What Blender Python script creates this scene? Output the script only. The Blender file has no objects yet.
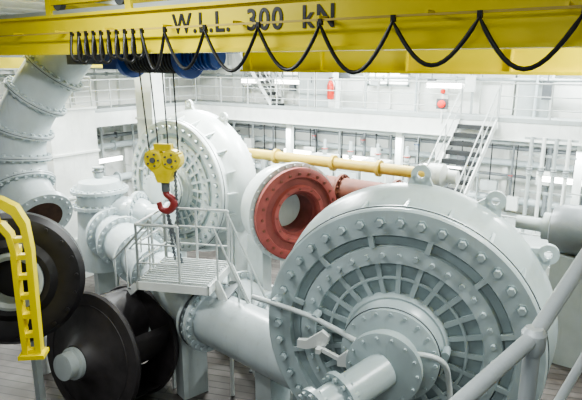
import bpy, math, random
from mathutils import Vector, Matrix
random.seed(4)
C35,S35=math.cos(math.radians(35)),math.sin(math.radians(35))
def L(x,y,z=0.0):
    # machinery grid is turned 35 degrees to the hull axes
    return Vector((x*C35-y*S35, x*S35+y*C35, z))
def Ld(x,y,z=0.0): return L(x,y,z).normalized()

# ---------------------------------------------------------------- materials
def paint(name,col,rough=0.45,var=0.06,scale=3.0,metal=0.0,bump=0.02,dirt=None,grime=0.0):
    m=bpy.data.materials.new(name); m.use_nodes=True
    nt=m.node_tree; b=nt.nodes["Principled BSDF"]
    tc=nt.nodes.new("ShaderNodeTexCoord")
    n=nt.nodes.new("ShaderNodeTexNoise"); n.inputs["Scale"].default_value=scale; n.inputs["Detail"].default_value=6
    nt.links.new(tc.outputs["Object"],n.inputs["Vector"])
    r=nt.nodes.new("ShaderNodeValToRGB")
    d=dirt if dirt else [c*(1-var*2.2) for c in col]
    r.color_ramp.elements[0].position=0.3; r.color_ramp.elements[0].color=(*d,1)
    r.color_ramp.elements[1].position=0.62; r.color_ramp.elements[1].color=(*col,1)
    nt.links.new(n.outputs["Fac"],r.inputs["Fac"])
    out=r.outputs["Color"]
    if grime:
        # vertical run marks and scuffs
        mp=nt.nodes.new("ShaderNodeMapping"); mp.inputs["Scale"].default_value=(7,7,0.8)
        g=nt.nodes.new("ShaderNodeTexNoise"); g.inputs["Scale"].default_value=1.3; g.inputs["Detail"].default_value=8; g.inputs["Roughness"].default_value=0.65
        nt.links.new(tc.outputs["Object"],mp.inputs["Vector"]); nt.links.new(mp.outputs["Vector"],g.inputs["Vector"])
        gr=nt.nodes.new("ShaderNodeValToRGB"); gr.color_ramp.elements[0].position=0.56; gr.color_ramp.elements[0].color=(0,0,0,1)
        gr.color_ramp.elements[1].position=0.74; gr.color_ramp.elements[1].color=(grime,grime,grime,1)
        nt.links.new(g.outputs["Fac"],gr.inputs["Fac"])
        mx=nt.nodes.new("ShaderNodeMixRGB"); mx.inputs["Color2"].default_value=(0.19,0.17,0.14,1)
        nt.links.new(gr.outputs["Color"],mx.inputs["Fac"]); nt.links.new(out,mx.inputs["Color1"]); out=mx.outputs["Color"]
    nt.links.new(out,b.inputs["Base Color"])
    b.inputs["Roughness"].default_value=rough; b.inputs["Metallic"].default_value=metal
    if bump:
        n2=nt.nodes.new("ShaderNodeTexNoise"); n2.inputs["Scale"].default_value=scale*9
        nt.links.new(tc.outputs["Object"],n2.inputs["Vector"])
        bp=nt.nodes.new("ShaderNodeBump"); bp.inputs["Strength"].default_value=bump*6; bp.inputs["Distance"].default_value=0.01
        nt.links.new(n2.outputs["Fac"],bp.inputs["Height"]); nt.links.new(bp.outputs["Normal"],b.inputs["Normal"])
    return m
def emis(name,col,s):
    m=bpy.data.materials.new(name); m.use_nodes=True
    b=m.node_tree.nodes["Principled BSDF"]
    b.inputs["Base Color"].default_value=(*col,1); b.inputs["Emission Color"].default_value=(*col,1); b.inputs["Emission Strength"].default_value=s
    return m
WHITE=paint("white_paint",(0.70,0.73,0.71),0.5,grime=0.2)
PUMP=paint("pump_enamel",(0.43,0.51,0.52),0.30,0.07,2.0,grime=0.25)
PUMP2=paint("pump_painted_shade",(0.31,0.38,0.39),0.42,0.08,4.0)  # darker tone for recesses and bolt seats, shade put into the colour
PUMPW=paint("pump_enamel_light",(0.56,0.61,0.605),0.33,0.07,2.0,grime=0.25)
PIPEW=paint("pipe_enamel",(0.52,0.585,0.60),0.28,0.07,2.0,grime=0.28)
WALL=paint("bulkhead_paint",(0.80,0.82,0.79),0.55,0.05,1.2,grime=0.2)
GREYW=paint("grey_white",(0.38,0.42,0.42),0.5,grime=0.3)
YEL=paint("crane_yellow",(0.80,0.66,0.015),0.4,0.05,1.5)
YELB=paint("block_yellow",(0.68,0.54,0.02),0.45,0.1,6)
YEL2=paint("yellow_dark",(0.52,0.39,0.075),0.5,0.08)
BLACK=paint("black_rubber",(0.010,0.010,0.011),0.45,0.1)
DARK=paint("dark_iron",(0.020,0.018,0.020),0.45,0.15,6.0,0.1)
IMP=paint("impeller_iron",(0.040,0.035,0.037),0.52,0.2,5.0,0.0)
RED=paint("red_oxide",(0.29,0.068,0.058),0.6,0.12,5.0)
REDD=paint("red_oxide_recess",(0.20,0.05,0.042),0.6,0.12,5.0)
REDB=paint("red_brown",(0.17,0.055,0.033),0.65,0.12,5.0)
REDH=paint("hook_red",(0.22,0.022,0.022),0.4)
RUST=paint("rust_liner",(0.06,0.03,0.018),0.7,0.2,8.0)
BLUE=paint("hoist_blue",(0.02,0.07,0.30),0.4)
GREY=paint("steel_grey",(0.20,0.22,0.23),0.4,0.08,4.0,0.2)
MGREY=paint("motor_grey",(0.10,0.11,0.12),0.45,0.1)
TREAD=paint("stair_tread",(0.025,0.028,0.030),0.6,0.1)
RAILM=paint("rail_enamel",(0.46,0.49,0.48),0.4,0.05)
HANDR=paint("handrail_grey",(0.36,0.39,0.40),0.35,0.06,6.0,0.2)
SIGR=emis("signal_red",(0.85,0.03,0.02),0.5)
TUBE=emis("fluorescent_tube",(1.0,0.99,0.93),9.0)
GLOW=emis("added_glow_panel",(1.0,1.0,0.95),1.6)  # glow for the added panels on the upper wall
CEIL=paint("ceiling_paint",(0.64,0.66,0.64),0.6)
EXT=paint("extinguisher_red",(0.6,0.04,0.02),0.3)
FLOOR=bpy.data.materials.new("plank_floor"); FLOOR.use_nodes=True
nt=FLOOR.node_tree; b=nt.nodes["Principled BSDF"]
tc=nt.nodes.new("ShaderNodeTexCoord"); mp=nt.nodes.new("ShaderNodeMapping"); mp.inputs["Rotation"].default_value=(0,0,math.radians(-20))
br=nt.nodes.new("ShaderNodeTexBrick"); br.inputs["Scale"].default_value=1.0
br.inputs["Brick Width"].default_value=4.4; br.inputs["Row Height"].default_value=0.2; br.inputs["Mortar Size"].default_value=0.012
br.inputs["Color1"].default_value=(0.080,0.073,0.068,1); br.inputs["Color2"].default_value=(0.125,0.114,0.107,1); br.inputs["Mortar"].default_value=(0.02,0.017,0.016,1)
fn=nt.nodes.new("ShaderNodeTexNoise"); fn.inputs["Scale"].default_value=1.6; fn.inputs["Detail"].default_value=8
fr_=nt.nodes.new("ShaderNodeValToRGB"); fr_.color_ramp.elements[0].position=0.35; fr_.color_ramp.elements[0].color=(0.45,0.42,0.4,1); fr_.color_ramp.elements[1].position=0.65
mx=nt.nodes.new("ShaderNodeMixRGB"); mx.blend_type='MULTIPLY'; mx.inputs["Fac"].default_value=1.0
nt.links.new(tc.outputs["Object"],mp.inputs["Vector"]); nt.links.new(mp.outputs["Vector"],br.inputs["Vector"]); nt.links.new(tc.outputs["Object"],fn.inputs["Vector"])
nt.links.new(fn.outputs["Fac"],fr_.inputs["Fac"]); nt.links.new(br.outputs["Color"],mx.inputs["Color1"]); nt.links.new(fr_.outputs["Color"],mx.inputs["Color2"])
nt.links.new(mx.outputs["Color"],b.inputs["Base Color"]); b.inputs["Roughness"].default_value=0.36

# ---------------------------------------------------------------- builder
def frame(n):
    n=Vector(n).normalized()
    up=Vector((0,0,1)) if abs(n.z)<0.95 else Vector((1,0,0))
    x=up.cross(n).normalized(); y=n.cross(x).normalized()
    return x,y,n
def catmull(pts,sub=8):
    pts=[Vector(p) for p in pts]; out=[]
    P=[pts[0]*2-pts[1]]+pts+[pts[-1]*2-pts[-2]]
    for i in range(1,len(P)-2):
        a,b_,c,d=P[i-1],P[i],P[i+1],P[i+2]
        for k in range(sub):
            t=k/sub
            out.append(0.5*((2*b_)+(c-a)*t+(2*a-5*b_+4*c-d)*t*t+(3*b_-a-3*c+d)*t*t*t))
    out.append(pts[-1]); return out
class B:
    def __init__(s,name): s.name=name; s.v=[]; s.f=[]; s.fm=[]; s.m=[]
    def mi(s,m):
        if m not in s.m: s.m.append(m)
        return s.m.index(m)
    def add(s,vs,fs,m):
        o=len(s.v); s.v+= [tuple(v) for v in vs]; k=s.mi(m)
        for f in fs: s.f.append([i+o for i in f]); s.fm.append(k)
    def lathe(s,o,n,prof,m,seg=48,cap0=True,cap1=True,closed=False):
        o=Vector(o); x,y,n=frame(n); vs=[]; fs=[]
        for r,h in prof:
            for i in range(seg):
                a=2*math.pi*i/seg
                vs.append(o+n*h+(x*math.cos(a)+y*math.sin(a))*r)
        K=len(prof); rng=K if closed else K-1
        for k in range(rng):
            k2=(k+1)%K
            for i in range(seg):
                j=(i+1)%seg
                fs.append([k*seg+i,k*seg+j,k2*seg+j,k2*seg+i])
        if not closed:
            if cap0: fs.append([i for i in range(seg)][::-1])
            if cap1: fs.append([(K-1)*seg+i for i in range(seg)])
        s.add(vs,fs,m)
    def cyl(s,p0,p1,r,m,r2=None,seg=24):
        p0=Vector(p0);p1=Vector(p1);d=p1-p0
        s.lathe(p0,d,[(r,0),(r if r2 is None else r2,d.length)],m,seg)
    def ring(s,o,n,ri,ro,h0,h1,m,seg=48):
        s.lathe(o,n,[(ri,h0),(ro,h0),(ro,h1),(ri,h1)],m,seg,closed=True)
    def torus(s,o,n,R,r,m,seg=32,ms=8):
        s.lathe(o,n,[(R+r*math.cos(2*math.pi*k/ms),r*math.sin(2*math.pi*k/ms)) for k in range(ms)],m,seg,closed=True)
    def bolts(s,o,n,R,cnt,r,h0,h1,m,off=0.0,a0=0,a1=2*math.pi):
        o=Vector(o); x,y,nn=frame(n)
        for i in range(cnt):
            a=a0+(a1-a0)*(i+off)/cnt
            p=o+(x*math.cos(a)+y*math.sin(a))*R
            s.lathe(p,nn,[(r,h0),(r,h1)],m,6)
    def box(s,c,size,m,rz=0.0,M=None):
        hx,hy,hz=[q/2 for q in size]
        R=M if M is not None else Matrix.Rotation(rz,3,'Z')
        vs=[Vector(c)+R@Vector((sx*hx,sy*hy,sz*hz)) for sx in(-1,1) for sy in(-1,1) for sz in(-1,1)]
        s.add(vs,[[0,1,3,2],[4,6,7,5],[0,4,5,1],[2,3,7,6],[0,2,6,4],[1,5,7,3]],m)
    def beam(s,p0,p1,w,h,m):
        p0=Vector(p0);p1=Vector(p1);d=p1-p0; x,y,n=frame(d)
        M=Matrix((x,y,n)).transposed()
        s.box((p0+p1)/2,(w,h,d.length),m,M=M)
    def tube(s,pts,r,m,seg=12,caps=True):
        pts=[Vector(p) for p in pts]; N=len(pts); vs=[];fs=[]
        t=(pts[1]-pts[0]).normalized(); x,y,_=frame(t)
        for i,p in enumerate(pts):
            a=pts[max(i-1,0)]; b_=pts[min(i+1,N-1)]; tt=(b_-a).normalized()
            x=(x-tt*x.dot(tt)).normalized(); y=tt.cross(x)
            rr=r[i] if isinstance(r,(list,tuple)) else r
            for k in range(seg):
                q=2*math.pi*k/seg; vs.append(p+(x*math.cos(q)+y*math.sin(q))*rr)
        for i in range(N-1):
            for k in range(seg):
                j=(k+1)%seg
                fs.append([i*seg+k,i*seg+j,(i+1)*seg+j,(i+1)*seg+k])
        if caps:
            fs.append(list(range(seg))[::-1]); fs.append([(N-1)*seg+k for k in range(seg)])
        s.add(vs,fs,m)
    def plate(s,pts,o,ux,uy,th,m):
        o=Vector(o);ux=Vector(ux).normalized();uy=Vector(uy).normalized();n=ux.cross(uy)
        N=len(pts); vs=[o+ux*a+uy*b_-n*th/2 for a,b_ in pts]+[o+ux*a+uy*b_+n*th/2 for a,b_ in pts]
        fs=[list(range(N))[::-1],[N+i for i in range(N)]]+[[i,(i+1)%N,N+(i+1)%N,N+i] for i in range(N)]
        s.add(vs,fs,m)
    def rail(s,pts,m,h=1.05,r=0.022,sp=1.4,mids=2):
        pts=[Vector(p) for p in pts]
        for a,b_ in zip(pts[:-1],pts[1:]):
            d=b_-a; n=max(1,round(d.length/sp))
            for i in range(n+1):
                p=a+d*i/n; s.cyl(p,p+Vector((0,0,h)),r,m,seg=8)
            for k in range(mids+1):
                z=h*(k+1)/(mids+1); rr=r if k==mids else r*0.7
                s.cyl(a+Vector((0,0,z)),b_+Vector((0,0,z)),rr,m,seg=8)
    def flange(s,o,n,ri,ro,th,m,cnt=16,bm=None,br_=None):
        s.ring(o,n,ri,ro,-th/2,th/2,m,40)
        br_=br_ or (ro-ri)*0.28
        s.bolts(o,n,(ri+ro)/2+ (ro-ri)*0.08,cnt,br_,-th/2-0.035,th/2+0.035,bm or m)
    def valve(s,p,ax,r,m,wm,h=0.35):
        p=Vector(p); s.lathe(p,ax,[(r*1.6,-r*2),(r*1.6,-r*1.6),(r*0.9,-r*1.5),(r*1.4,-r*0.6),(r*1.4,r*0.6),(r*0.9,r*1.5),(r*1.6,r*1.6),(r*1.6,r*2)],m,16)
        s.cyl(p,p+UP*h,r*0.35,m,seg=8); s.torus(p+UP*h,UP,r*1.5,r*0.22,wm,20,6); s.beam(p+UP*h-Vector((r*1.4,0,0)),p+UP*h+Vector((r*1.4,0,0)),0.02,0.02,wm)
    def done(s,parent=None,angle=32):
        me=bpy.data.meshes.new(s.name)
        c=Vector((0,0,0))
        if parent is None:
            xs=[v[0] for v in s.v]; ys=[v[1] for v in s.v]; zs=[v[2] for v in s.v]
            c=Vector(((min(xs)+max(xs))/2,(min(ys)+max(ys))/2,min(zs)))
        else: c=parent.location.copy()
        me.from_pydata([tuple(Vector(v)-c) for v in s.v],[],s.f)
        for m in s.m: me.materials.append(m)
        me.polygons.foreach_set("material_index",s.fm)
        me.polygons.foreach_set("use_smooth",[True]*len(s.f))
        me.update()
        import bmesh
        bm=bmesh.new(); bm.from_mesh(me); bmesh.ops.recalc_face_normals(bm,faces=bm.faces); bm.to_mesh(me); bm.free()
        me.set_sharp_from_angle(angle=math.radians(angle))
        ob=bpy.data.objects.new(s.name,me); bpy.context.scene.collection.objects.link(ob)
        if parent: ob.parent=parent
        else: ob.location=c
        return ob
UP=Vector((0,0,1))

# ---------------------------------------------------------------- room shell
XL,XR,YB,YF,ZC=-18.5,8.0,18.5,-4.0,7.9
def slab(name,c,size,m):
    o=B(name); o.box(c,size,m); return o.done()
slab("floor",((XL+XR)/2,(YB+YF)/2,-0.1),(XR-XL+0.4,YB-YF+0.4,0.2),FLOOR)
slab("wall_back",((XL+XR)/2,YB+0.1,ZC/2),(XR-XL,0.2,ZC),WALL)
slab("wall_left",(XL-0.1,(YB+YF)/2,ZC/2),(0.2,YB-YF,ZC),WALL)
slab("wall_right",(XR+0.1,(YB+YF)/2,ZC/2),(0.2,YB-YF,ZC),WALL)
slab("ceiling",((XL+XR)/2,(YB+YF)/2,ZC+0.1),(XR-XL+0.4,YB-YF+0.4,0.2),CEIL)
o=B("trim_ceiling_beams")
x=XL+1
while x<XR:
    o.box((x,(YB+YF)/2,ZC-0.2),(0.12,YB-YF,0.4),CEIL); o.box((x,(YB+YF)/2,ZC-0.4),(0.3,YB-YF,0.03),CEIL); x+=1.8
for y in (8,12,16): o.box(((XL+XR)/2,y,ZC-0.15),(XR-XL,0.1,0.3),CEIL)
o.done()
o=B("trim_back_frames")
x=XL+0.5
while x<XR-0.2:
    o.box((x,YB-0.12,2.1),(0.04,0.24,4.2),WALL); o.box((x,YB-0.25,2.1),(0.16,0.03,4.2),WALL)
    o.box((x,YB-0.08,6.15),(0.04,0.16,3.5),WALL); x+=1.05
for z in (1.2,3.3,5.8): o.box(((XL+XR)/2,YB-0.1,z),(XR-XL-0.1,0.2,0.05),WALL)
o.done()
o=B("trim_left_frames")
y=YF+0.5
while y<YB-0.4:
    o.box((XL+0.12,y,2.1),(0.24,0.04,4.2),WALL); o.box((XL+0.25,y,2.1),(0.03,0.16,4.2),WALL)
    o.box((XL+0.08,y,6.15),(0.16,0.04,3.5),WALL); y+=1.05
for z in (1.2,3.3,5.8): o.box((XL+0.1,(YB+YF)/2,z),(0.2,YB-YF-0.1,0.05),WALL)
o.done()
DZ=4.4; YE=16.2; XE=-16.0
GL,GR,GB=XL+0.3,XR-0.02,YB-0.3
o=B("upper_gallery")
o.box(((GL+GR)/2,(YE+GB)/2,DZ-0.03),(GR-GL,GB-YE,0.06),GREYW)
o.box((GL/2+XE/2,(YF+YE)/2,DZ-0.03),(XE-GL,YE-YF,0.06),GREYW)
o.box(((XE+GR)/2,YE,DZ-0.25),(GR-XE,0.08,0.5),WHITE)
o.box(((XE+GR)/2,YE-0.04,DZ-0.5),(GR-XE,0.2,0.03),WHITE)
o.box(((XE+GR)/2,YE-0.05,DZ+0.05),(GR-XE,0.02,0.12),GREYW)
o.box((XE,(YF+YE)/2,DZ-0.25),(0.08,YE-YF,0.5),WHITE)
o.box((XE+0.05,(YF+YE)/2,DZ+0.05),(0.02,YE-YF,0.12),GREYW)
for x in (-15.9,-11.5,-7.2,-2.0,3): o.box((x,YE+0.15,2.05),(0.2,0.2,4.1),WHITE)
for y in (0,5,10): o.box((XE-0.15,y,2.05),(0.2,0.2,4.1),WHITE)
x=XL+1
while x<XR: o.box((x,(YE+GB)/2,DZ-0.15),(0.06,GB-YE,0.2),WHITE); x+=1.05
SX=-4.72; SW=1.08
o.rail([(XE,-3,DZ),(XE,YE,DZ),(SX-SW/2,YE,DZ)],RAILM)
o.rail([(SX+SW/2,YE,DZ),(GR-0.05,YE,DZ)],RAILM)
o.done()
LZ=1.4; LE=13.3
o=B("lower_gallery")
o.box((-4.5,(LE+17.7)/2,LZ-0.04),(14,17.7-LE,0.08),GREYW); o.box((-4.5,LE,LZ-0.15),(14,0.08,0.3),WHITE)
for x in (-11.3,-8,-4.5,-1,2.3):
    o.box((x,LE+0.1,(LZ-0.3)/2+0.0),(0.16,0.16,LZ-0.3),WHITE); o.box((x,17.0,(LZ-0.08)/2),(0.16,0.16,LZ-0.08),WHITE)
o.rail([(-11.4,LE,LZ),(2.4,LE,LZ)],RAILM)
o.done()

def stair(name,top,run,drop,w,dirv,side,nst,rail=True,rh=0.95):
    o=B(name); top=Vector(top); d=Vector(dirv).normalized(); sd=Vector(side).normalized()
    bot=top+d*run-UP*drop
    for s_ in (-1,1):
        a=top+sd*s_*w/2; b_=bot+sd*s_*w/2
        o.plate([(0,0.08),(0,-0.16),(run,-drop-0.0),(run,-drop+0.2)],a,d,UP,0.04,WHITE)
        if rail:
            for i in range(4):
                p=a+(b_-a)*(i/3); o.cyl(p,p+UP*rh,0.018,RAILM,seg=8)
            o.tube([a+UP*rh,b_+UP*rh],0.022,RAILM,8); o.tube([a+UP*0.5,b_+UP*0.5],0.015,RAILM,8)
    for i in range(nst):
        t=(i+0.5)/nst; p=top+d*run*t-UP*(drop*(i+0.7)/nst)
        M=Matrix((d,sd,d.cross(sd))).transposed()
        o.box(p,(0.24,w-0.05,0.035),TREAD,M=M)
        o.box(p+d*0.12-UP*0.03,(0.03,w-0.05,0.12),TREAD,M=M)
    return o.done()
stair("gallery_stairs",(SX,YE-0.06,DZ),2.6,DZ-LZ,SW,(-0.14,-1,0),(1,-0.14,0),13)
stair("escape_stairs",L(-1.75,22.0,6.55),1.5,6.55-DZ,0.8,(1,0,0),(0,1,0),10,rh=0.85)

o=B("service_pipes")
for (y,z,r,m) in [(17.9,3.75,0.09,WHITE),(17.7,3.45,0.06,GREY),(17.95,2.95,0.1,PIPEW),(17.9,2.55,0.05,GREY),(17.8,1.8,0.12,PIPEW),(18.0,7.0,0.09,WHITE),(18.1,5.5,0.05,GREYW),(18.1,6.6,0.06,GREYW)]:
    o.cyl((XL+1,y,z),(XR-1,y,z),r,m,seg=14)
    x=XL+1.5
    while x<XR-1: 
        o.beam((x,y,z),(x,YB-0.27,z),0.04,0.04,WHITE); o.ring((x+0.5,y,z),(1,0,0),r*0.8,r*1.7,-0.03,0.03,m,14); x+=2.6
for i in range(20):
    x=-15.2+i*1.02; zb=random.choice((1.5,1.5,2.2)); r=random.choice((0.035,0.05,0.07)); m=random.choice((PIPEW,GREYW,GREY,GREY))
    o.cyl((x,17.55,zb),(x,17.55,4.1),r,m,seg=10); o.beam((x,17.55,zb+0.5),(x,YB-0.27,zb+0.5),0.04,0.04,WHITE)
    o.valve((x,17.4,zb+1.1),(0,0,1),r*1.2,m,random.choice((EXT,MGREY,BLUE)),0.05)
for i in range(9):
    x=-15.0+i*1.9; r=random.choice((0.04,0.06)); o.cyl((x,17.95,DZ),(x,17.95,7.4),r,random.choice((PIPEW,GREYW,WHITE)),seg=10)
o.done()
o=B("service_pipes")
for (xx,z,r,m) in [(-17.9,3.7,0.1,WHITE),(-17.7,3.3,0.07,GREY),(-17.9,2.9,0.12,PIPEW),(-17.8,1.6,0.15,PIPEW),(-18.0,6.5,0.08,WHITE),(-18.0,5.6,0.05,GREYW)]:
    o.cyl((xx,0,z),(xx,17.2,z),r,m,seg=14)
    y=1
    while y<17:
        o.beam((xx,y,z),(XL+0.27,y,z),0.04,0.04,WHITE); o.ring((xx,y+0.5,z),(0,1,0),r*0.8,r*1.7,-0.03,0.03,m,14); y+=2.4
for i in range(9):
    y=4+i*1.45; r=random.choice((0.04,0.07)); o.cyl((-17.5,y,0),(-17.5,y,4.1),r,random.choice((PIPEW,GREYW)),seg=10); o.beam((-17.5,y,2),(XL+0.27,y,2),0.04,0.04,WHITE)
o.done()
o=B("cable_tray")
o.box((-5,16.7,3.75),(22,0.5,0.03),GREYW)
for y in (16.45,16.95): o.box((-5,y,3.8),(22,0.02,0.1),GREYW)
for k in range(6): o.cyl((-15.8,16.52+k*0.075,3.8),(5.8,16.52+k*0.075,3.8),0.025,BLACK if k%2 else GREY,seg=6)
x=-15.5
while x<6: o.box((x,16.7,3.95),(0.04,0.5,0.42),GREYW); x+=2.1
o.done()
def lamp(name,p,ax):
    o=B(name); p=Vector(p); a=Vector(ax)
    sz=(1.3,0.22,0.1) if abs(a.x)>0.5 else (0.22,1.3,0.1)
    o.box(p,sz,WHITE)
    sz2=(1.2,0.05,0.05) if abs(a.x)>0.5 else (0.05,1.2,0.05)
    off=Vector((0,-1,0)) if abs(a.x)>0.5 else Vector((1,0,0))
    for k in (-0.03,0.07): o.box(p+off*(0.12)-UP*(0.03-k),sz2,TUBE)
    o.beam(p,p-off*0.2,0.05,0.05,WHITE)
    o.done()
for x in (-15,-11.6,-9.0,-6.0,-2.4,1.5): lamp("fluorescent_light",(x,17.1,2.75),(1,0,0))
for y in (15.0,12.7,10.5,7): lamp("fluorescent_light",(-17.3,y,2.5),(0,1,0))
for x in (-14.2,-12.5,-6.3): lamp("fluorescent_light",(x,17.75,5.3),(1,0,0))

for k,xc in enumerate((-13.2,-8.6)):
    o=B("added_window_%d"%(k+1))  # added glowing panel with a window frame, no real window here
    o.box((xc,YB-0.19,DZ+1.25),(1.5,0.02,0.75),GLOW)
    for dx in (-0.78,0,0.78): o.box((xc+dx,YB-0.21,DZ+1.25),(0.07,0.08,0.9),GREYW)
    for dz in (-0.42,0.42): o.box((xc,YB-0.21,DZ+1.25+dz),(1.62,0.08,0.07),GREYW)
    o.done()
o=B("junction_boxes")
for i in range(15):
    x=-15.6+i*1.12+random.uniform(-0.2,0.2); z=DZ+random.uniform(0.7,1.7); w_,h_=random.uniform(0.18,0.5),random.uniform(0.2,0.55)
    o.box((x,17.85,z),(w_,0.16,h_),random.choice((GREYW,MGREY,WHITE,GREYW)))
    o.cyl((x,17.85,z),(x,17.85,z+1.6),0.02,GREY,seg=6); o.box((x,18.05,z),(0.05,0.3,0.05),GREY)
for i in range(26):
    x=-15.2+i*0.75+random.uniform(-0.3,0.3); z=random.uniform(1.8,3.3); w_,h_=random.uniform(0.2,0.55),random.uniform(0.2,0.6)
    o.box((x,17.35,z),(w_,0.2,h_),random.choice((GREYW,MGREY,GREY,WHITE))); o.box((x,17.75,z),(0.05,0.95,0.05),GREY)
    o.cyl((x,17.35,z),(x,17.35,3.7),0.02,BLACK,seg=6)
o.done()
o=B("valve_cabinet")
for i in range(4):
    x=-9.3+i*0.95; hh=(1.7,1.35,1.7,1.1)[i]; mm=(WHITE,GREYW,WHITE,GREY)[i]
    o.box((x,15.2,LZ+hh/2),(0.85,0.5,hh),mm); o.box((x,14.94,LZ+hh/2),(0.74,0.02,hh-0.2),PIPEW); o.box((x+0.28,14.92,LZ+1.0),(0.03,0.03,0.2),MGREY)
    o.cyl((x,15.2,LZ+hh),(x,15.2,3.6),0.05,PIPEW,seg=10); o.valve((x,15.2,3.2),(0,0,1),0.06,GREYW,EXT,0.1)
o.done()
o=B("switch_cabinet")
for i in range(2):
    x=-11.3+i*0.75; o.box((x,17.35,DZ+0.8),(0.7,0.4,1.6),WHITE); o.box((x,17.14,DZ+0.8),(0.62,0.02,1.5),GREYW); o.box((x+0.22,17.12,DZ+1.0),(0.03,0.03,0.2),MGREY)
o.done()
o=B("door_1"); o.box((-3.7,YB-0.35,DZ+1.0),(0.9,0.08,2.0),GREYW); o.box((-3.7,YB-0.3,DZ+1.03),(1.05,0.06,2.1),WHITE); o.cyl((-3.4,YB-0.45,DZ+1.0),(-3.4,YB-0.37,DZ+1.0),0.04,MGREY); o.done()
o=B("fire_extinguisher")
p=Vector((-10.2,17.0,DZ+0.35)); 
o.lathe(p,UP,[(0.09,0),(0.12,0.03),(0.12,0.5),(0.07,0.62),(0.03,0.66),(0.03,0.72)],EXT,20)
o.beam(p+Vector((-0.08,0,0.72)),p+Vector((0.12,0,0.76)),0.03,0.03,BLACK)
o.tube(catmull([p+Vector((0.08,0,0.72)),p+Vector((0.2,-0.03,0.55)),p+Vector((0.17,-0.05,0.2))]),0.015,BLACK,8)
o.box(p+Vector((0,0.25,0.05)),(0.3,0.3,0.8),WHITE)
o.box(p+Vector((0,0.15,0.2)),(0.06,0.2,0.04),WHITE)
o.done()
o=B("alarm_beacon")
p=Vector((-5.8,YE-0.1,DZ))
o.cyl(p-UP*0.1,p+UP*0.75,0.025,WHITE,seg=10)
o.box(p+UP*0.42,(0.34,0.06,0.3),MGREY); 
o.lathe(p+UP*0.42+Vector((0,-0.03,0)),(0,-1,0),[(0.11,0),(0.11,0.06),(0.05,0.1)],SIGR,20)
o.lathe(p+UP*0.72,UP,[(0.05,0),(0.07,0.02),(0.07,0.1),(0.03,0.13)],EXT,20)
o.done()
o=B("pipe_manifold")
for i in range(4):
    x=-3.1+i*0.3; o.cyl((x,15.6,LZ),(x,15.6,DZ-0.3),0.05,WHITE if i%2 else GREYW,seg=12)
    o.valve((x,15.6,3.2),(0,0,1),0.055,GREYW,MGREY,0.02)
for z in (2.6,3.6,4.05): o.box((-2.65,15.66,z),(1.3,0.04,0.06),GREYW)
o.done()
o=B("access_ladder")
for dx in (-0.22,0.22): o.cyl((-1.6+dx,13.1,0),(-1.6+dx,13.1,3.4),0.025,RAILM,seg=8)
for i in range(12): o.cyl((-1.82,13.1,0.25+i*0.27),(-1.38,13.1,0.25+i*0.27),0.015,RAILM,seg=8)
o.done()
o=B("yellow_pipe")
o.cyl((-10.0,11.2,3.68),(-4.2,11.2,3.68),0.13,YEL2,seg=20)
for x in (-8.3,-6.6,-5.4,-4.3): o.ring((x,11.2,3.68),(1,0,0),0.12,0.19,-0.04,0.04,YEL2,20)
for x in (-9.6,-4.6): o.box((x,11.2,1.79),(0.12,0.12,3.58),WHITE)
o.lathe((-4.2,11.2,3.68),(1,0,0),[(0.25,0),(0.25,0.3),(0.14,0.4),(0.14,0.6)],WHITE,20)
o.done()
o=B("red_brown_pipe")
o.cyl((-7.6,10.4,3.25),(-4.6,10.4,3.25),0.29,REDB,seg=28); o.flange((-4.6,10.4,3.25),(1,0,0),0.2,0.4,0.06,REDB,12); o.flange((-5.9,10.4,3.25),(1,0,0),0.25,0.37,0.06,REDB,14)
for x in (-7.4,-5.3): o.box((x,10.4,1.48),(0.2,0.3,2.96),WHITE)
o.done()

# ---------------------------------------------------------------- overhead crane
GY=4.92
o=B("overhead_crane")
def girder(y,z0,z1,x0,x1,w=0.34):
    o.box(((x0+x1)/2,y,(z0+z1)/2),(x1-x0,w*0.62,z1-z0-0.04),YEL)
    o.box(((x0+x1)/2,y,z0+0.02),(x1-x0,w,0.04),YEL); o.box(((x0+x1)/2,y,z1-0.02),(x1-x0,w,0.04),YEL)
girder(GY+0.1,6.12,6.67,-15.8,6.4)
girder(7.3,5.86,6.67,-6.0,6.4,0.4)
girder(7.3,6.2,6.67,-15.8,-6.0,0.4)
for x in (-16.0,6.6):
    o.box((x,6.2,6.6),(0.35,3.4,0.4),YEL); 
    for y in (4.9,7.5): o.cyl((x-0.06,y,6.42),(x+0.06,y,6.42),0.16,MGREY)
for y in (GY+0.1,7.3): o.box((-4.7,y,6.71),(22.2,0.06,0.07),GREYW)
o.box((-3.0,GY-0.17,6.405),(14,0.02,0.022),YEL2)
for i in range(12): o.box((-8.5+i*1.1,GY-0.1,6.43),(0.03,0.16,0.03),YEL)
for i in range(9): o.box((-5.8+i*1.35,7.3,6.27),(0.02,0.38,0.78),YEL)
crane=o.done()
o=B("crane_runway")
for x in (-16.0,6.6):
    o.box((x,7,6.2),(0.12,21,0.1),GREY) ; o.box((x,7,6.0),(0.3,21,0.3),YEL)
    for y in (-3,2,7,12,17): 
        xw=XL+0.3 if x<0 else XR-0.02
        o.box(((x+xw)/2,y,5.9),(abs(xw-x),0.2,0.2),WHITE)
o.done()
cu=bpy.data.curves.new("lettering","FONT"); cu.body="W.L.L.  300  kN"; cu.size=0.3; cu.extrude=0.004; cu.offset=0.005; cu.space_character=1.15
to=bpy.data.objects.new("tmp",cu); bpy.context.scene.collection.objects.link(to)
bpy.context.view_layer.update()
me=bpy.data.meshes.new_from_object(to); bpy.data.objects.remove(to)
xs=[v.co.x for v in me.vertices]; x0=min(xs); k=2.28/(max(xs)-x0)
for v in me.vertices:
    px=(v.co.x-x0)*k; pz=v.co.y*1.05
    v.co=Vector((-5.2+px,GY-0.012-v.co.z,6.35+pz))-crane.location
me.materials.append(BLACK)
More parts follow.
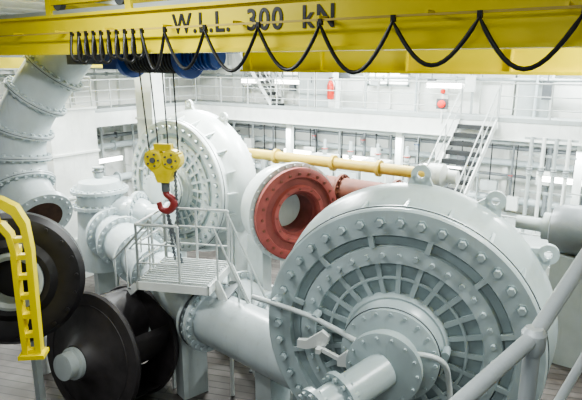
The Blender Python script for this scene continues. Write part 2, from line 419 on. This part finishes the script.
t=bpy.data.objects.new("load_lettering",me); bpy.context.scene.collection.objects.link(t); t.parent=crane
o=B("festoon_cable")
peaks=[-7.0+i*0.16 for i in range(10)]+[-5.15]+[-4.5+0.765*i for i in range(12)]
pts=[]
for a,b_ in zip(peaks[:-1],peaks[1:]):
    for i in range(14):
        tt=i/14; dep=0.42*math.sqrt(min(1,(b_-a)/0.26))*random.uniform(0.85,1.1) if i==0 else dep
        zz=6.36-dep*(math.sin(math.pi*tt)**(0.95 if b_-a>0.3 else 0.8))
        yy=GY-0.19-(0.05*math.sin(math.pi*tt*2) if b_-a<0.3 else 0)
        pts.append(Vector((a+(b_-a)*tt,yy,zz)))
o.tube(pts,0.020,BLACK,10)
for p in peaks: o.box((p,GY-0.18,6.385),(0.04,0.04,0.06),BLACK)
o.done()
o=B("hoist_trolley")
tx=-6.95
o.box((tx,6.1,6.5),(1.9,2.1,0.12),BLUE)
for y in (5.25,7.0): o.box((tx,y,6.35),(2.0,0.12,0.4),BLUE)
o.cyl((tx-0.55,6.2,6.08),(tx+0.65,6.2,6.08),0.22,MGREY,seg=28)
for i in range(14): o.torus((tx-0.45+i*0.075,6.2,6.08),(1,0,0),0.225,0.018,DARK,24,6)
for dx in (-0.62,0.7): o.cyl((tx+dx-0.05,6.2,6.08),(tx+dx+0.05,6.2,6.08),0.32,BLUE,seg=28)
o.cyl((tx+0.75,6.2,6.1),(tx+1.3,6.2,6.1),0.18,BLUE,seg=20)
for i in range(6): o.ring((tx+0.82+i*0.08,6.2,6.1),(1,0,0),0.17,0.21,-0.012,0.012,BLUE,20)
o.box((tx-0.9,6.2,6.1),(0.4,0.45,0.4),BLUE); o.box((tx,6.2,6.35),(1.5,0.5,0.25),BLUE)
o.box((tx-0.9,5.5,6.15),(0.5,0.3,0.35),MGREY)
for dx in (-0.7,0.7):
    for y in (GY+0.1,7.3): o.cyl((tx+dx,y-0.04,6.84),(tx+dx,y+0.04,6.84),0.10,MGREY); 
for y in (GY+0.1,7.3): o.box((tx,y,6.87),(1.9,0.12,0.10),YEL)
for dx in (-0.9,0.9): o.box((tx+dx,6.1,6.75),(0.12,2.3,0.34),YEL)
o.done()
o=B("hoist_hook_block")
hp=L(-2.1,9.0,4.45); ax=Ld(1,-0.2,0); fr=Ld(-0.2,-1,0)
for s_ in (-1,1):
    c=hp+ax*0.15*s_
    o.lathe(c-fr*0.12,fr,[(0.13,0),(0.17,0.03),(0.17,0.21),(0.13,0.24)],YELB,28)
    o.bolts(c-fr*0.12,fr,0.1,5,0.018,0.23,0.26,MGREY)
    o.lathe(c-fr*0.13,fr,[(0.045,0),(0.045,0.28)],MGREY,16)
o.plate([(-0.29,0.12),(0.29,0.12),(0.30,-0.08),(0.16,-0.22),(0.1,-0.38),(-0.1,-0.38),(-0.16,-0.22),(-0.30,-0.08)],hp,ax,UP,0.2,YELB)
o.box(hp+UP*0.2,(0.3,0.12,0.12),YELB,rz=math.atan2(ax.y,ax.x))
o.cyl(hp-UP*0.36,hp-UP*0.54,0.07,MGREY)
hk=[(0,-0.48),(0.0,-0.58),(0.10,-0.66),(0.13,-0.77),(0.03,-0.88),(-0.10,-0.85),(-0.14,-0.74)]
pts=catmull([hp+ax*a+UP*b_ for a,b_ in hk],6); n=len(pts)
o.tube(pts,[0.07-0.05*abs(i/n-0.45) for i in range(n)],REDH,12)
for dx,xx in ((-0.3,-0.4),(-0.1,-0.15),(0.1,0.15),(0.3,0.4)):
    o.tube([hp+ax*dx*0.85+UP*0.1,Vector((tx+xx,6.15,6.05))],0.012,DARK,6)
def chain(p0,p1,nl):
    for i in range(nl):
        c=p0+(p1-p0)*(i+0.5)/nl
        o.torus(c,ax if i%2 else fr,0.024,0.009,MGREY,10,5)
        o.beam(p0+(p1-p0)*i/nl,p0+(p1-p0)*(i+1)/nl,0.014,0.014,MGREY)
o.done()
o=B("chain_sling")
chain(hp-UP*0.88,hp-UP*1.75+ax*0.10,24); chain(hp-UP*0.88,hp-UP*1.95+ax*0.26,28); chain(hp+ax*0.18-UP*0.1,hp+ax*0.18-UP*1.7,40)
o.done()

# ---------------------------------------------------------------- dredge pumps
def dredge_pump(name,c,nrm,s,mat=None,lugs=(82,48,22,140),rb=1.55):
    PUMP_=mat or PUMP
    o=B(name); c=Vector(c); n=Vector(nrm).normalized(); x,y,n=frame(n)
    def P(pr): return [(r*s,h*s) for r,h in pr]
    k_=rb-1.55
    o.lathe(c,n,P([(0.7,-1.3),(1.0,-1.28),(1.26+k_,-1.15),(1.34+k_,-1.1),(1.34+k_,-1.02),(1.42+k_,-0.98),(1.52+k_,-0.85),(1.55+k_,-0.7),(1.52+k_,-0.52),(1.44+k_,-0.4),(1.36,-0.34),(1.30,-0.28),(1.30,-0.16),(1.38,-0.15),(1.38,-0.02),(1.36,0.0),(1.12,0.0),(1.10,-0.06),(1.02,-0.08),(1.00,-0.02),(0.84,0.0),(0.82,-0.08),(0.54,-0.10),(0.52,-0.02),(0.50,0.02)]),PUMP_,96)
    o.lathe(c,n,P([(0.50,0.0),(0.42,0.08),(0.40,0.14),(0.47,0.16),(0.47,0.26),(0.40,0.28),(0.30,0.30),(0.30,0.42),(0.35,0.43),(0.35,0.50),(0.26,0.52)]),PUMP_,64)
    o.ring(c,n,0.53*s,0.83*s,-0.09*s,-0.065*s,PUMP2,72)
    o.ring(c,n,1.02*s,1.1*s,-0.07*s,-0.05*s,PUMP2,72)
    for rr,hh in ((1.385,-0.085),(0.475,0.21)): o.torus(c+n*hh*s,n,rr*s,0.006*s,MGREY,96,6)
    for i in range(24):
        a=2*math.pi*i/24; d=x*math.cos(a)+y*math.sin(a)
        o.beam(c+d*0.52*s-n*0.045*s,c+d*0.84*s-n*0.045*s,0.026*s,0.05*s,PUMP_)
    o.torus(c-n*0.045*s,n,0.68*s,0.018*s,PUMP_,72,6)
    for i in range(12):
        a=2*math.pi*(i+.5)/12; d=x*math.cos(a)+y*math.sin(a)
        o.beam(c+d*1.0*s-n*0.02*s,c+d*1.14*s-n*0.02*s,0.035*s,0.05*s,PUMP_)
    o.bolts(c,n,1.25*s,40,0.036*s,-0.02*s,0.06*s,PUMP_)
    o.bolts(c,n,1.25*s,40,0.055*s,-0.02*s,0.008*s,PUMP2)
    o.bolts(c,n,0.92*s,36,0.026*s,-0.03*s,0.035*s,PUMP_)
    o.bolts(c,n,0.435*s,20,0.020*s,0.24*s,0.285*s,PUMP_)
    o.bolts(c,n,0.31*s,14,0.016*s,0.49*s,0.535*s,PUMP_)
    o.bolts(c,n,(1.29+k_)*s,36,0.03*s,-1.16*s,-0.96*s,PUMP_)
    for i in range(20):
        a=2*math.pi*i/20; d=x*math.cos(a)+y*math.sin(a)
        o.plate([(1.3*s,-0.16*s),(1.37*s,-0.16*s),((1.45+k_)*s,-0.42*s),((1.36+k_)*s,-0.42*s)],c,d,n,0.03*s,PUMP_)
    for adeg in lugs:
        a=math.radians(adeg); d=x*math.cos(a)+y*math.sin(a); t=d.cross(n)
        q=c+d*(1.65+k_)*s-n*0.7*s
        o.ring(q,n,0.04*s,0.10*s,-0.03*s,0.03*s,PUMP_,24)
        b0=q-d*0.15*s
        o.plate([(-0.16*s,-0.02),(-0.09*s,0.12*s),(-0.05*s,0.14*s),(-0.05*s,-0.02)],b0,t,d,0.06*s,PUMP_)
        o.plate([(0.16*s,-0.02),(0.09*s,0.12*s),(0.05*s,0.14*s),(0.05*s,-0.02)],b0,t,d,0.06*s,PUMP_)
        o.plate([(-0.06*s,-0.02),(-0.06*s,0.08*s),(0.06*s,0.08*s),(0.06*s,-0.02)],b0,t,d,0.06*s,PUMP_)
    sd=Vector((n.y,-n.x,0)).normalized()
    for k in (-1,1):
        q=c+sd*1.0*s*k-n*0.7*s
        o.beam(Vector((q.x,q.y,0.0)),Vector((q.x,q.y,c.z-0.75*s)),0.5*s,0.5*s,PUMP_)
    q=c-n*0.7*s; M=Matrix((sd,n,UP)).transposed()
    o.box((q.x,q.y,0.2),(3.0*s,1.5*s,0.4),GREYW,M=M)
    return o,c,x,y,n
SP=1.23
o,c,x,y,n=dredge_pump("dredge_pump",L(1.26,6.07,2.68),L(-0.38,-0.92,0),SP,lugs=(88,60,34),rb=1.49)
hb=c+n*0.62
hd=Ld(-0.75,-0.55,-0.16)
o.cyl(hb,hb+hd*1.0,0.2,PUMP,seg=32); o.flange(hb+hd*0.62,hd,0.18,0.28,0.06,PUMP,12); o.flange(hb+hd*0.95,hd,0.16,0.27,0.06,PUMP,12)
hp2=lambda a,b_,h:c+(x*a+y*b_)*SP+n*h*SP
sx=1 if x.dot(Ld(1,0,0))>0 else -1
o.tube(catmull([hp2(-1.5*sx,0.3,0.12),hp2(-1.2*sx,0.27,0.14),hp2(-0.85*sx,0.2,0.13),hp2(-0.6*sx,0.14,0.16),hp2(-0.1*sx,0.14,0.42) ,hp2(0.45*sx,0.12,0.34),hp2(0.56*sx,-0.2,0.2),hp2(0.58*sx,-0.6,0.2)],8),0.034,PUMPW,12)
for a,b_ in ((-1.25,0.28),(-0.8,0.19),(0.5,0.05)): o.lathe(hp2(a*sx,b_,0.0),n,[(0.05,0),(0.05,0.18)],PUMP,12)
o.plate([(0,0),(0.25,0.1),(0.3,0.22),(0.2,0.28),(0.0,0.12),(-0.12,0.1),(-0.12,0)],hp2(-0.85*sx,-0.12,0.2),x*sx,y,0.07,WHITE)
o.plate([(0,0),(0.22,0.02),(0.26,0.16),(0.1,0.2),(0.0,0.1)],hp2(-0.45*sx,-0.1,0.42),x*sx,y,0.07,WHITE)
o.beam(hp2(-0.7*sx,-0.08,-0.05),hp2(-0.7*sx,-0.08,0.3),0.06,0.06,WHITE); o.beam(hp2(-0.75*sx,-0.08,0.2),hp2(-0.35*sx,-0.06,0.42),0.05,0.05,WHITE)
o.done()
o,c2,x,y,n=dredge_pump("dredge_pump",L(-2.85,13.0,3.08),L(-0.60,-0.80,0),1.17,mat=PUMPW,lugs=(96,60))
o.done()

o=B("pump_suction_cover")
rc=L(0.1,10.9,3.0); rn=Ld(0.50,-0.86,0.0)
o.lathe(rc,rn,[(0.50,-0.05),(0.90,-0.05),(0.96,0.0),(0.96,0.1),(0.90,0.14),(0.78,0.15),(0.76,0.09),(0.62,0.09),(0.58,0.16),(0.50,0.16),(0.46,0.1),(0.46,-0.05)],RED,72,closed=True)
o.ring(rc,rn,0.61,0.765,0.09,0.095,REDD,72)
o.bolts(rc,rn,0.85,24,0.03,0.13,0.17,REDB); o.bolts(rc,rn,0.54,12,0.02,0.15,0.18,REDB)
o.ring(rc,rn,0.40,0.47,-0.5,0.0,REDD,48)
o.lathe(rc,rn,[(0.9,-0.16),(1.04,-0.16),(1.04,-0.06),(0.9,-0.06)],PUMPW,72,closed=True)
o.bolts(rc,rn,0.99,32,0.025,-0.2,-0.02,PUMPW)
o.lathe(rc,rn,[(0.3,-1.0),(0.75,-0.95),(0.92,-0.7),(0.94,-0.4),(0.9,-0.06),(0.5,-0.06),(0.46,-0.5),(0.2,-0.55)],PUMPW,64)
q=rc-rn*0.5
for k in (-0.6,0.6):
    sd=Vector((rn.y,-rn.x,0)); qq=q+sd*k; o.beam((qq.x,qq.y,0),(qq.x,qq.y,2.5),0.3,0.4,PUMPW)
o.done()

o=B("curved_discharge_pipe")
raw=[L(-3.3,10,7.88),L(-3.45,10,7.2),L(-3.75,10,6.45),L(-4.35,10,5.7),L(-4.85,10,4.95),L(-5.0,10,4.25),L(-4.85,9.8,3.7),L(-4.45,9.4,3.35)]
path=catmull(raw,8)
o.tube(path,0.46,PIPEW,40)
def fl_at(i,ro=0.56,cnt=22):
    d=(path[min(i+1,len(path)-1)]-path[i-1]).normalized(); o.flange(path[i],d,0.44,ro,0.07,PIPEW,cnt)
    o.torus(path[i],d,0.562,0.006,MGREY,40,6)
for i in (12,17,22,27,33,39,46): fl_at(i)
d=(path[-1]-path[-2]).normalized()
o.ring(path[-1],d,0.36,0.56,-0.05,0.06,PIPEW,48); o.bolts(path[-1],d,0.5,20,0.025,-0.09,0.1,PIPEW)
o.lathe(path[-1],d,[(0.37,0.065),(0.37,0.02),(0.33,0.01)],RUST,40)
q=path[46]; o.cyl((q.x,q.y,0),(q.x,q.y,q.z-0.2),0.12,WHITE)
o.done()

o=B("pump_wear_ring")
bc=L(-4.28,7.9,2.75); bn=Ld(0.30,-0.95,0.12)
RR=1.08
o.lathe(bc,bn,[(a*RR,b_) for a,b_ in [(0.42,-0.5),(0.85,-0.5),(0.95,-0.42),(0.97,-0.1),(0.9,0.0),(0.78,0.03),(0.6,-0.02),(0.5,0.06),(0.42,0.04)]],DARK,72,closed=True)
o.lathe(bc,bn,[(0.45,-0.5),(0.45,0.1),(0.40,0.12),(0.34,0.08),(0.34,-0.5)],GREYW,48,closed=True)
o.lathe(bc,bn,[(0.05,-0.4),(0.34,-0.4),(0.34,-0.3),(0.12,-0.25)],DARK,40)
o.bolts(bc,bn,0.92,20,0.03,-0.05,0.06,DARK)
sdb=Vector((-bn.y,bn.x,0)).normalized()
for k in (-0.55,0.15):
    q=bc+sdb*k-bn*0.25
    o.beam((q.x,q.y,0),(q.x,q.y,1.95),0.10,0.14,GREYW)
q0=bc+sdb*-0.6-bn*0.25; q1=bc+sdb*0.3-bn*0.25
o.beam((q0.x,q0.y,1.72),(q1.x,q1.y,1.72),0.14,0.16,GREYW); o.beam((q0.x,q0.y,0.06),(q1.x,q1.y,0.06),0.12,0.3,GREYW)
o.done()
o=B("lifting_frame")
yo=L(-3.92,7.30,1.86); ux=Ld(1,0.12,0); f2=Ld(0.12,-1,0)
o.plate([(0.18,0),(0.26,0),(0.28,0.9),(0.30,1.6),(0.27,2.0),(0.16,2.24),(-0.04,2.36),(-0.6,2.46),(-0.6,2.34),(-0.08,2.24),(0.09,2.12),(0.18,1.93),(0.21,1.6),(0.19,0.9)],yo,ux,UP,0.16,YEL)
o.plate([(0.0,0),(0.07,0),(0.07,0.9),(0.09,1.6),(0.05,1.85),(-0.05,2.0),(-0.6,2.14),(-0.6,2.04),(-0.1,1.92),(-0.02,1.8),(0.01,1.6),(0.0,0.9)],yo,ux,UP,0.16,YEL)
for z in (0.03,0.3,0.6,0.9,1.2,1.5,1.75): o.box(yo+ux*0.13+UP*z,(0.2,0.12,0.07),YEL,rz=math.atan2(ux.y,ux.x))
o.box(yo+ux*0.13-UP*0.02,(0.36,0.26,0.06),YEL,rz=math.atan2(ux.y,ux.x))
for i in range(3): o.beam(yo+ux*(-0.12-i*0.16)+UP*(2.0+i*0.04),yo+ux*(-0.16-i*0.16)+UP*(2.34+i*0.03),0.05,0.08,YEL)
o.ring(yo+ux*-0.3+UP*2.48,f2,0.05,0.12,-0.05,0.05,YEL,20)
for z in (0.5,1.5): o.beam(yo+ux*0.05+UP*z,yo+ux*-0.05+UP*z-f2*0.4,0.1,0.1,YEL)
o.done()

# ---------------------------------------------------------------- main suction pipe
o=B("suction_pipe")
A=[L(-4.6,12.6,2.35),L(-1.36,8.55,1.85),L(0.44,6.97,1.8)]
R=0.45
o.tube(A,R,PIPEW,48)
dA=(A[1]-A[0]).normalized(); dB=(A[2]-A[1]).normalized()
o.flange(A[1]-dA*0.05,dA,R,0.6,0.07,PIPEW,24); o.flange(A[1]+dB*0.05,dB,R,0.6,0.07,PIPEW,24); o.torus(A[1],dA,0.585,0.015,MGREY,48,6)
for t in (0.28,0.46,0.62): o.flange(A[0]+(A[1]-A[0])*t,dA,R,0.57,0.08,PIPEW,22)
o.flange(A[0]+dA*0.9,dA,R,0.6,0.1,PIPEW,22)
v0=A[0]+dA*0.3
o.lathe(v0,UP,[(0.55,-1.0),(0.6,-0.5),(0.55,0.0),(0.52,0.6),(0.52,0.9),(0.45,1.05),(0.2,1.12)],PIPEW,48)
for z in (0.5,0.85): o.flange(v0+UP*z,UP,0.5,0.64,0.07,PIPEW,24)
s1=v0+UP*0.35; e1=Ld(1,-0.25,0)
o.cyl(s1,s1+e1*0.95,0.36,PIPEW,seg=32); o.flange(s1+e1*0.95,e1,0.3,0.5,0.08,PIPEW,18)
o.lathe(s1+e1*0.95,e1,[(0.36,0),(0.3,0.2),(0.22,0.3),(0.22,0.7),(0.3,0.72),(0.3,0.8)],PIPEW,28)
o.valve(v0+UP*1.22,(0,0,1),0.08,GREYW,MGREY,0.05)
for t in (0.05,0.45,0.85):
    q=A[0]+(A[1]-A[0])*t; o.box((q.x,q.y,0.8),(0.3,0.5,1.6),GREYW,rz=math.atan2(dA.y,dA.x))
q=A[1]+(A[2]-A[1])*0.6; o.box((q.x,q.y,0.75),(0.3,0.5,1.5),GREYW)
o.done()
o=B("crossover_pipe")
cp=catmull([L(-1.6,11.6,1.3),L(-0.9,10.6,1.3),L(0.0,9.3,1.3),L(0.9,8.9,1.3)],10)
o.tube(cp,0.32,PIPEW,32)
for i in (8,16,22): o.flange(cp[i],(cp[i+1]-cp[i-1]),0.3,0.46,0.08,PIPEW,16)
for p_ in (cp[5],cp[20]): o.box((p_.x,p_.y,0.5),(0.3,0.3,1.0),GREYW)
o.done()

# ---------------------------------------------------------------- stepover platform
o=B("stepover_platform")
pc=L(-1.76,8.65,2.60); ang=math.radians(35-12)
ux=Vector((math.cos(ang),math.sin(ang),0)); uy=Vector((-ux.y,ux.x,0))
M=Matrix((ux,uy,UP)).transposed()
o.box(pc,(1.2,1.1,0.04),GREYW,M=M)
for k in range(13): o.box(pc+uy*(-0.52+k*0.087)+UP*0.03,(1.16,0.015,0.03),RAILM,M=M)
for s_ in (-1,1):
    o.box(pc+uy*0.55*s_-UP*0.06,(1.24,0.04,0.14),WHITE,M=M); o.box(pc+ux*0.6*s_-UP*0.06,(0.04,1.14,0.14),WHITE,M=M)
corners=[pc+ux*a*0.58+uy*b_*0.53 for a,b_ in ((-1,-1),(1,-1),(1,1),(-1,1))]
for q in (corners[2],corners[3]): o.beam((q.x,q.y,0),(q.x,q.y,2.58),0.05,0.05,WHITE)
for k,q in ((0,corners[0]),(1,corners[1])):
    tgt=A[0]+(A[1]-A[0])*(0.88 if k==0 else 0.97)+UP*0.42
    o.beam(q-UP*0.05,tgt,0.05,0.05,WHITE)
o.rail([corners[0],corners[3],corners[2]],RAILM,sp=0.6,h=0.95)
o.rail([corners[0],corners[0]+ux*0.7],RAILM,sp=0.6,h=0.95)
for i in range(7):
    q=pc+ux*(0.72+0.13*i)-UP*(0.3+0.32*i)+uy*0.1
    o.box(q,(0.2,0.7,0.03),GREY,M=M)
for s_ in (-1,1):
    a=pc+ux*0.6+uy*(0.1+0.37*s_); b_=a+ux*1.15-UP*2.60
    o.beam(a,b_,0.04,0.14,WHITE); o.tube([a+UP*0.9,b_+UP*0.9],0.02,RAILM,8)
    for t in (0.05,0.35,0.65): q=a+(b_-a)*t; o.cyl(q,q+UP*0.9,0.016,RAILM,seg=8)
for s_ in (-1,1):
    a=pc-ux*0.55+uy*(0.2+0.3*s_); b_=a-ux*1.25+uy*0.9-UP*1.1
    o.beam(a,b_,0.04,0.14,WHITE); o.tube([a+UP*0.9,b_+UP*0.9],0.02,RAILM,8)
    for t in (0.05,0.35,0.65,0.97): q=a+(b_-a)*t; o.cyl(q,q+UP*0.9,0.016,RAILM,seg=8)
    o.beam(b_,(b_.x,b_.y,0),0.05,0.05,WHITE)
for i in range(5):
    a=pc-ux*0.55+uy*0.2; q=a+(-ux*1.25+uy*0.9-UP*1.1)*((i+0.7)/5.2); o.box(q,(0.2,0.58,0.03),GREY,M=M)
o.done()

# ---------------------------------------------------------------- impeller
o=B("pump_impeller")
ic=L(-3.42,8.50,1.12); inn=Ld(-0.48,-0.85,0.14); ix,iy,inn=frame(inn)
I=1.16
def S(pr): return [(a*I,b_) for a,b_ in pr]
o.lathe(ic,inn,S([(0.30,-0.1),(0.9,-0.08),(0.95,-0.05),(0.97,0.0),(0.95,0.05),(0.85,0.06),(0.55,0.08),(0.4,0.14),(0.3,0.24),(0.25,0.34),(0.2,0.35)]),IMP,80)
o.torus(ic+inn*0.065,inn,0.78*I,0.012,IMP,72,6)
o.lathe(ic+inn*0.33,inn,[(0.27,-0.02),(0.27,0.08),(0.22,0.10),(0.22,0.26),(0.14,0.27)],GREYW,40)
w=1.0
o.lathe(ic,inn,S([(0.42,-w-0.05),(0.5,-w-0.22),(0.56,-w-0.22),(0.6,-w-0.1),(0.88,-w-0.06),(0.90,-w),(0.88,-w+0.06),(0.6,-w+0.03),(0.42,-w+0.0)]),IMP,80,closed=True)
for kv in range(5):
    a0=kv*math.pi*2/5+0.5; N=16; vs=[];fs=[]
    for i in range(N+1):
        t=i/N; r=(0.26+0.60*t)*I; a=a0+1.25*t; th=0.05
        for dr in (-1,1):
            aa=a+dr*th/r
            d_=(ix*math.cos(aa)+iy*math.sin(aa))*r
            vs.append(ic+d_-inn*0.04); vs.append(ic+d_-inn*(w-0.01))
    for i in range(N):
        b0=i*4;b1=b0+4
        fs+=[[b0,b1,b1+1,b0+1],[b0+2,b0+3,b1+3,b1+2],[b0,b0+2,b1+2,b1],[b0+1,b1+1,b1+3,b0+3]]
    fs+=[[0,1,3,2],[N*4,N*4+2,N*4+3,N*4+1]]
    o.add(vs,fs,IMP)
o.done()

o=B("gearbox_housing")
mc=L(6.0,10.3,2.75); ax=Ld(0.82,-0.57,0); g=0.85
o.lathe(mc-ax*0.6,ax,[(a*g,b_) for a,b_ in [(0.3,-0.25),(0.5,-0.2),(0.6,0),(0.6,0.5),(0.7,0.52),(0.7,0.62),(0.6,0.64),(0.6,1.4),(0.5,1.5),(0.2,1.55)]],GREY,40)
o.bolts(mc-ax*0.6,ax,0.65*g,20,0.025,0.48,0.66,GREY)
o.box((mc.x,mc.y,1.15),(1.4,0.9,2.3),GREYW)
o.lathe(mc-ax*1.2,ax,[(0.14,-0.3),(0.14,0.2),(0.28,0.22),(0.28,0.45)],GREYW,28)
o.done()
o=B("control_cabinet")
o.box((-0.6,15.2,LZ+0.8),(1.0,0.5,1.6),WHITE); o.box((-0.6,14.94,LZ+0.8),(0.9,0.02,1.5),PIPEW); o.box((-0.3,14.92,LZ+0.8),(0.03,0.03,0.2),MGREY)
o.done()
o=B("ventilation_trunk")
p=L(-3.9,15.5); o.box((p.x,p.y,7.4/2),(0.65,0.5,7.4),WHITE)
for z in (1.5,3.0,4.5,6.0): o.box((p.x,p.y,z),(0.72,0.57,0.06),WHITE)
o.done()
o=B("seal_water_tank")
p=L(-6.6,15.4); o.box((p.x,p.y,2.4),(1.8,1.4,4.8),WHITE)
for z in (1.2,2.4,3.6,4.8): o.box((p.x,p.y,z),(1.88,1.48,0.06),WHITE)
o.lathe((p.x,p.y,4.8),UP,[(0.3,0),(0.3,0.15),(0.36,0.16),(0.36,0.22)],GREYW,28)
for q in (p,): o.rail([Vector((q.x-0.85,q.y-0.65,4.83)),Vector((q.x+0.85,q.y-0.65,4.83)),Vector((q.x+0.85,q.y+0.65,4.83))],RAILM,h=0.8,sp=0.8)
o.done()

o=B("viewing_platform")
q=L(0.3,-0.3,DZ-0.05); rz=math.radians(35)
o.box(q,(3.2,2.6,0.1),GREY,rz=rz)
for a,b_ in ((-1.2,-1.4),(1.8,-1.4),(-1.2,0.8),(1.8,0.8)):
    p=L(a,b_); o.box((p.x,p.y,(DZ-0.1)/2),(0.14,0.14,DZ-0.1),GREY,rz=rz)
o.done()
o=B("platform_handrail")
m_=L(0.64,1.32,5.30); a=L(0.64+0.45,1.32+0.39,5.30+0.33); b_=L(0.64-0.36,1.32-0.26,5.30-0.12)
o.tube([b_,m_,a],0.021,HANDR,20)
o.lathe(m_-UP*0.05,UP,[(0.024,0),(0.032,0.02),(0.032,0.06),(0.022,0.075)],HANDR,20)
pb=L(0.60,0.93,DZ)
o.tube([m_,m_-UP*0.35,pb+UP*0.3,pb],0.022,HANDR,20)
o.tube([a,a-UP*0.5],0.022,HANDR,16)
o.tube([a-UP*0.42,m_-UP*0.42,b_-UP*0.42],0.014,HANDR,16)
o.done()

# ---------------------------------------------------------------- lights
def area(name,loc,size,power,rot=(0,0,0),col=(0.96,1.0,0.99)):
    l=bpy.data.lights.new(name,'AREA'); l.shape='RECTANGLE'; l.size=size[0]; l.size_y=size[1]; l.energy=power; l.color=col
    ob=bpy.data.objects.new(name,l); ob.location=loc; ob.rotation_euler=rot; bpy.context.scene.collection.objects.link(ob)
for i,(x_,y_,p_,s_) in enumerate([(-12,13,820,1.4),(-6,13,780,1.4),(0,12,640,1.4),(-12,6,560,1.4),(-5.5,3.2,150,2.0),(0.5,6,270,1.4),(-8,9.5,740,1.4),(-9,17.2,340,1.6),(-3,17.2,340,1.6),(-1.0,0.2,110,2.0)]):
    area("overhead_fill_%d"%i,(x_,y_,7.4),(s_,0.4),p_)  # added area lamps without fixtures, some fill the dark front
area("under_deck_fill",(-5,16.0,3.6),(18,0.4),460,(math.radians(25),0,0))  # added fill lamp, brightens the space below the back gallery
area("side_deck_fill",(-16.0,8,3.7),(0.4,12),240,(0,math.radians(-20),0))  # added fill lamp along the left gallery edge
w=bpy.data.worlds.new("World"); bpy.context.scene.world=w; w.use_nodes=True
w.node_tree.nodes["Background"].inputs[0].default_value=(0.92,0.97,1,1); w.node_tree.nodes["Background"].inputs[1].default_value=0.32
try: bpy.context.scene.view_settings.look='AgX - Medium High Contrast'
except Exception as e: print(e)
bpy.context.scene.view_settings.exposure=0.32

cam=bpy.data.cameras.new("camera"); cam.lens=34.02; cam.sensor_width=36; cam.clip_start=0.05
co=bpy.data.objects.new("camera",cam); co.location=(0,0,6.0); co.rotation_euler=(math.radians(76),0,math.radians(35))
bpy.context.scene.collection.objects.link(co); bpy.context.scene.camera=co
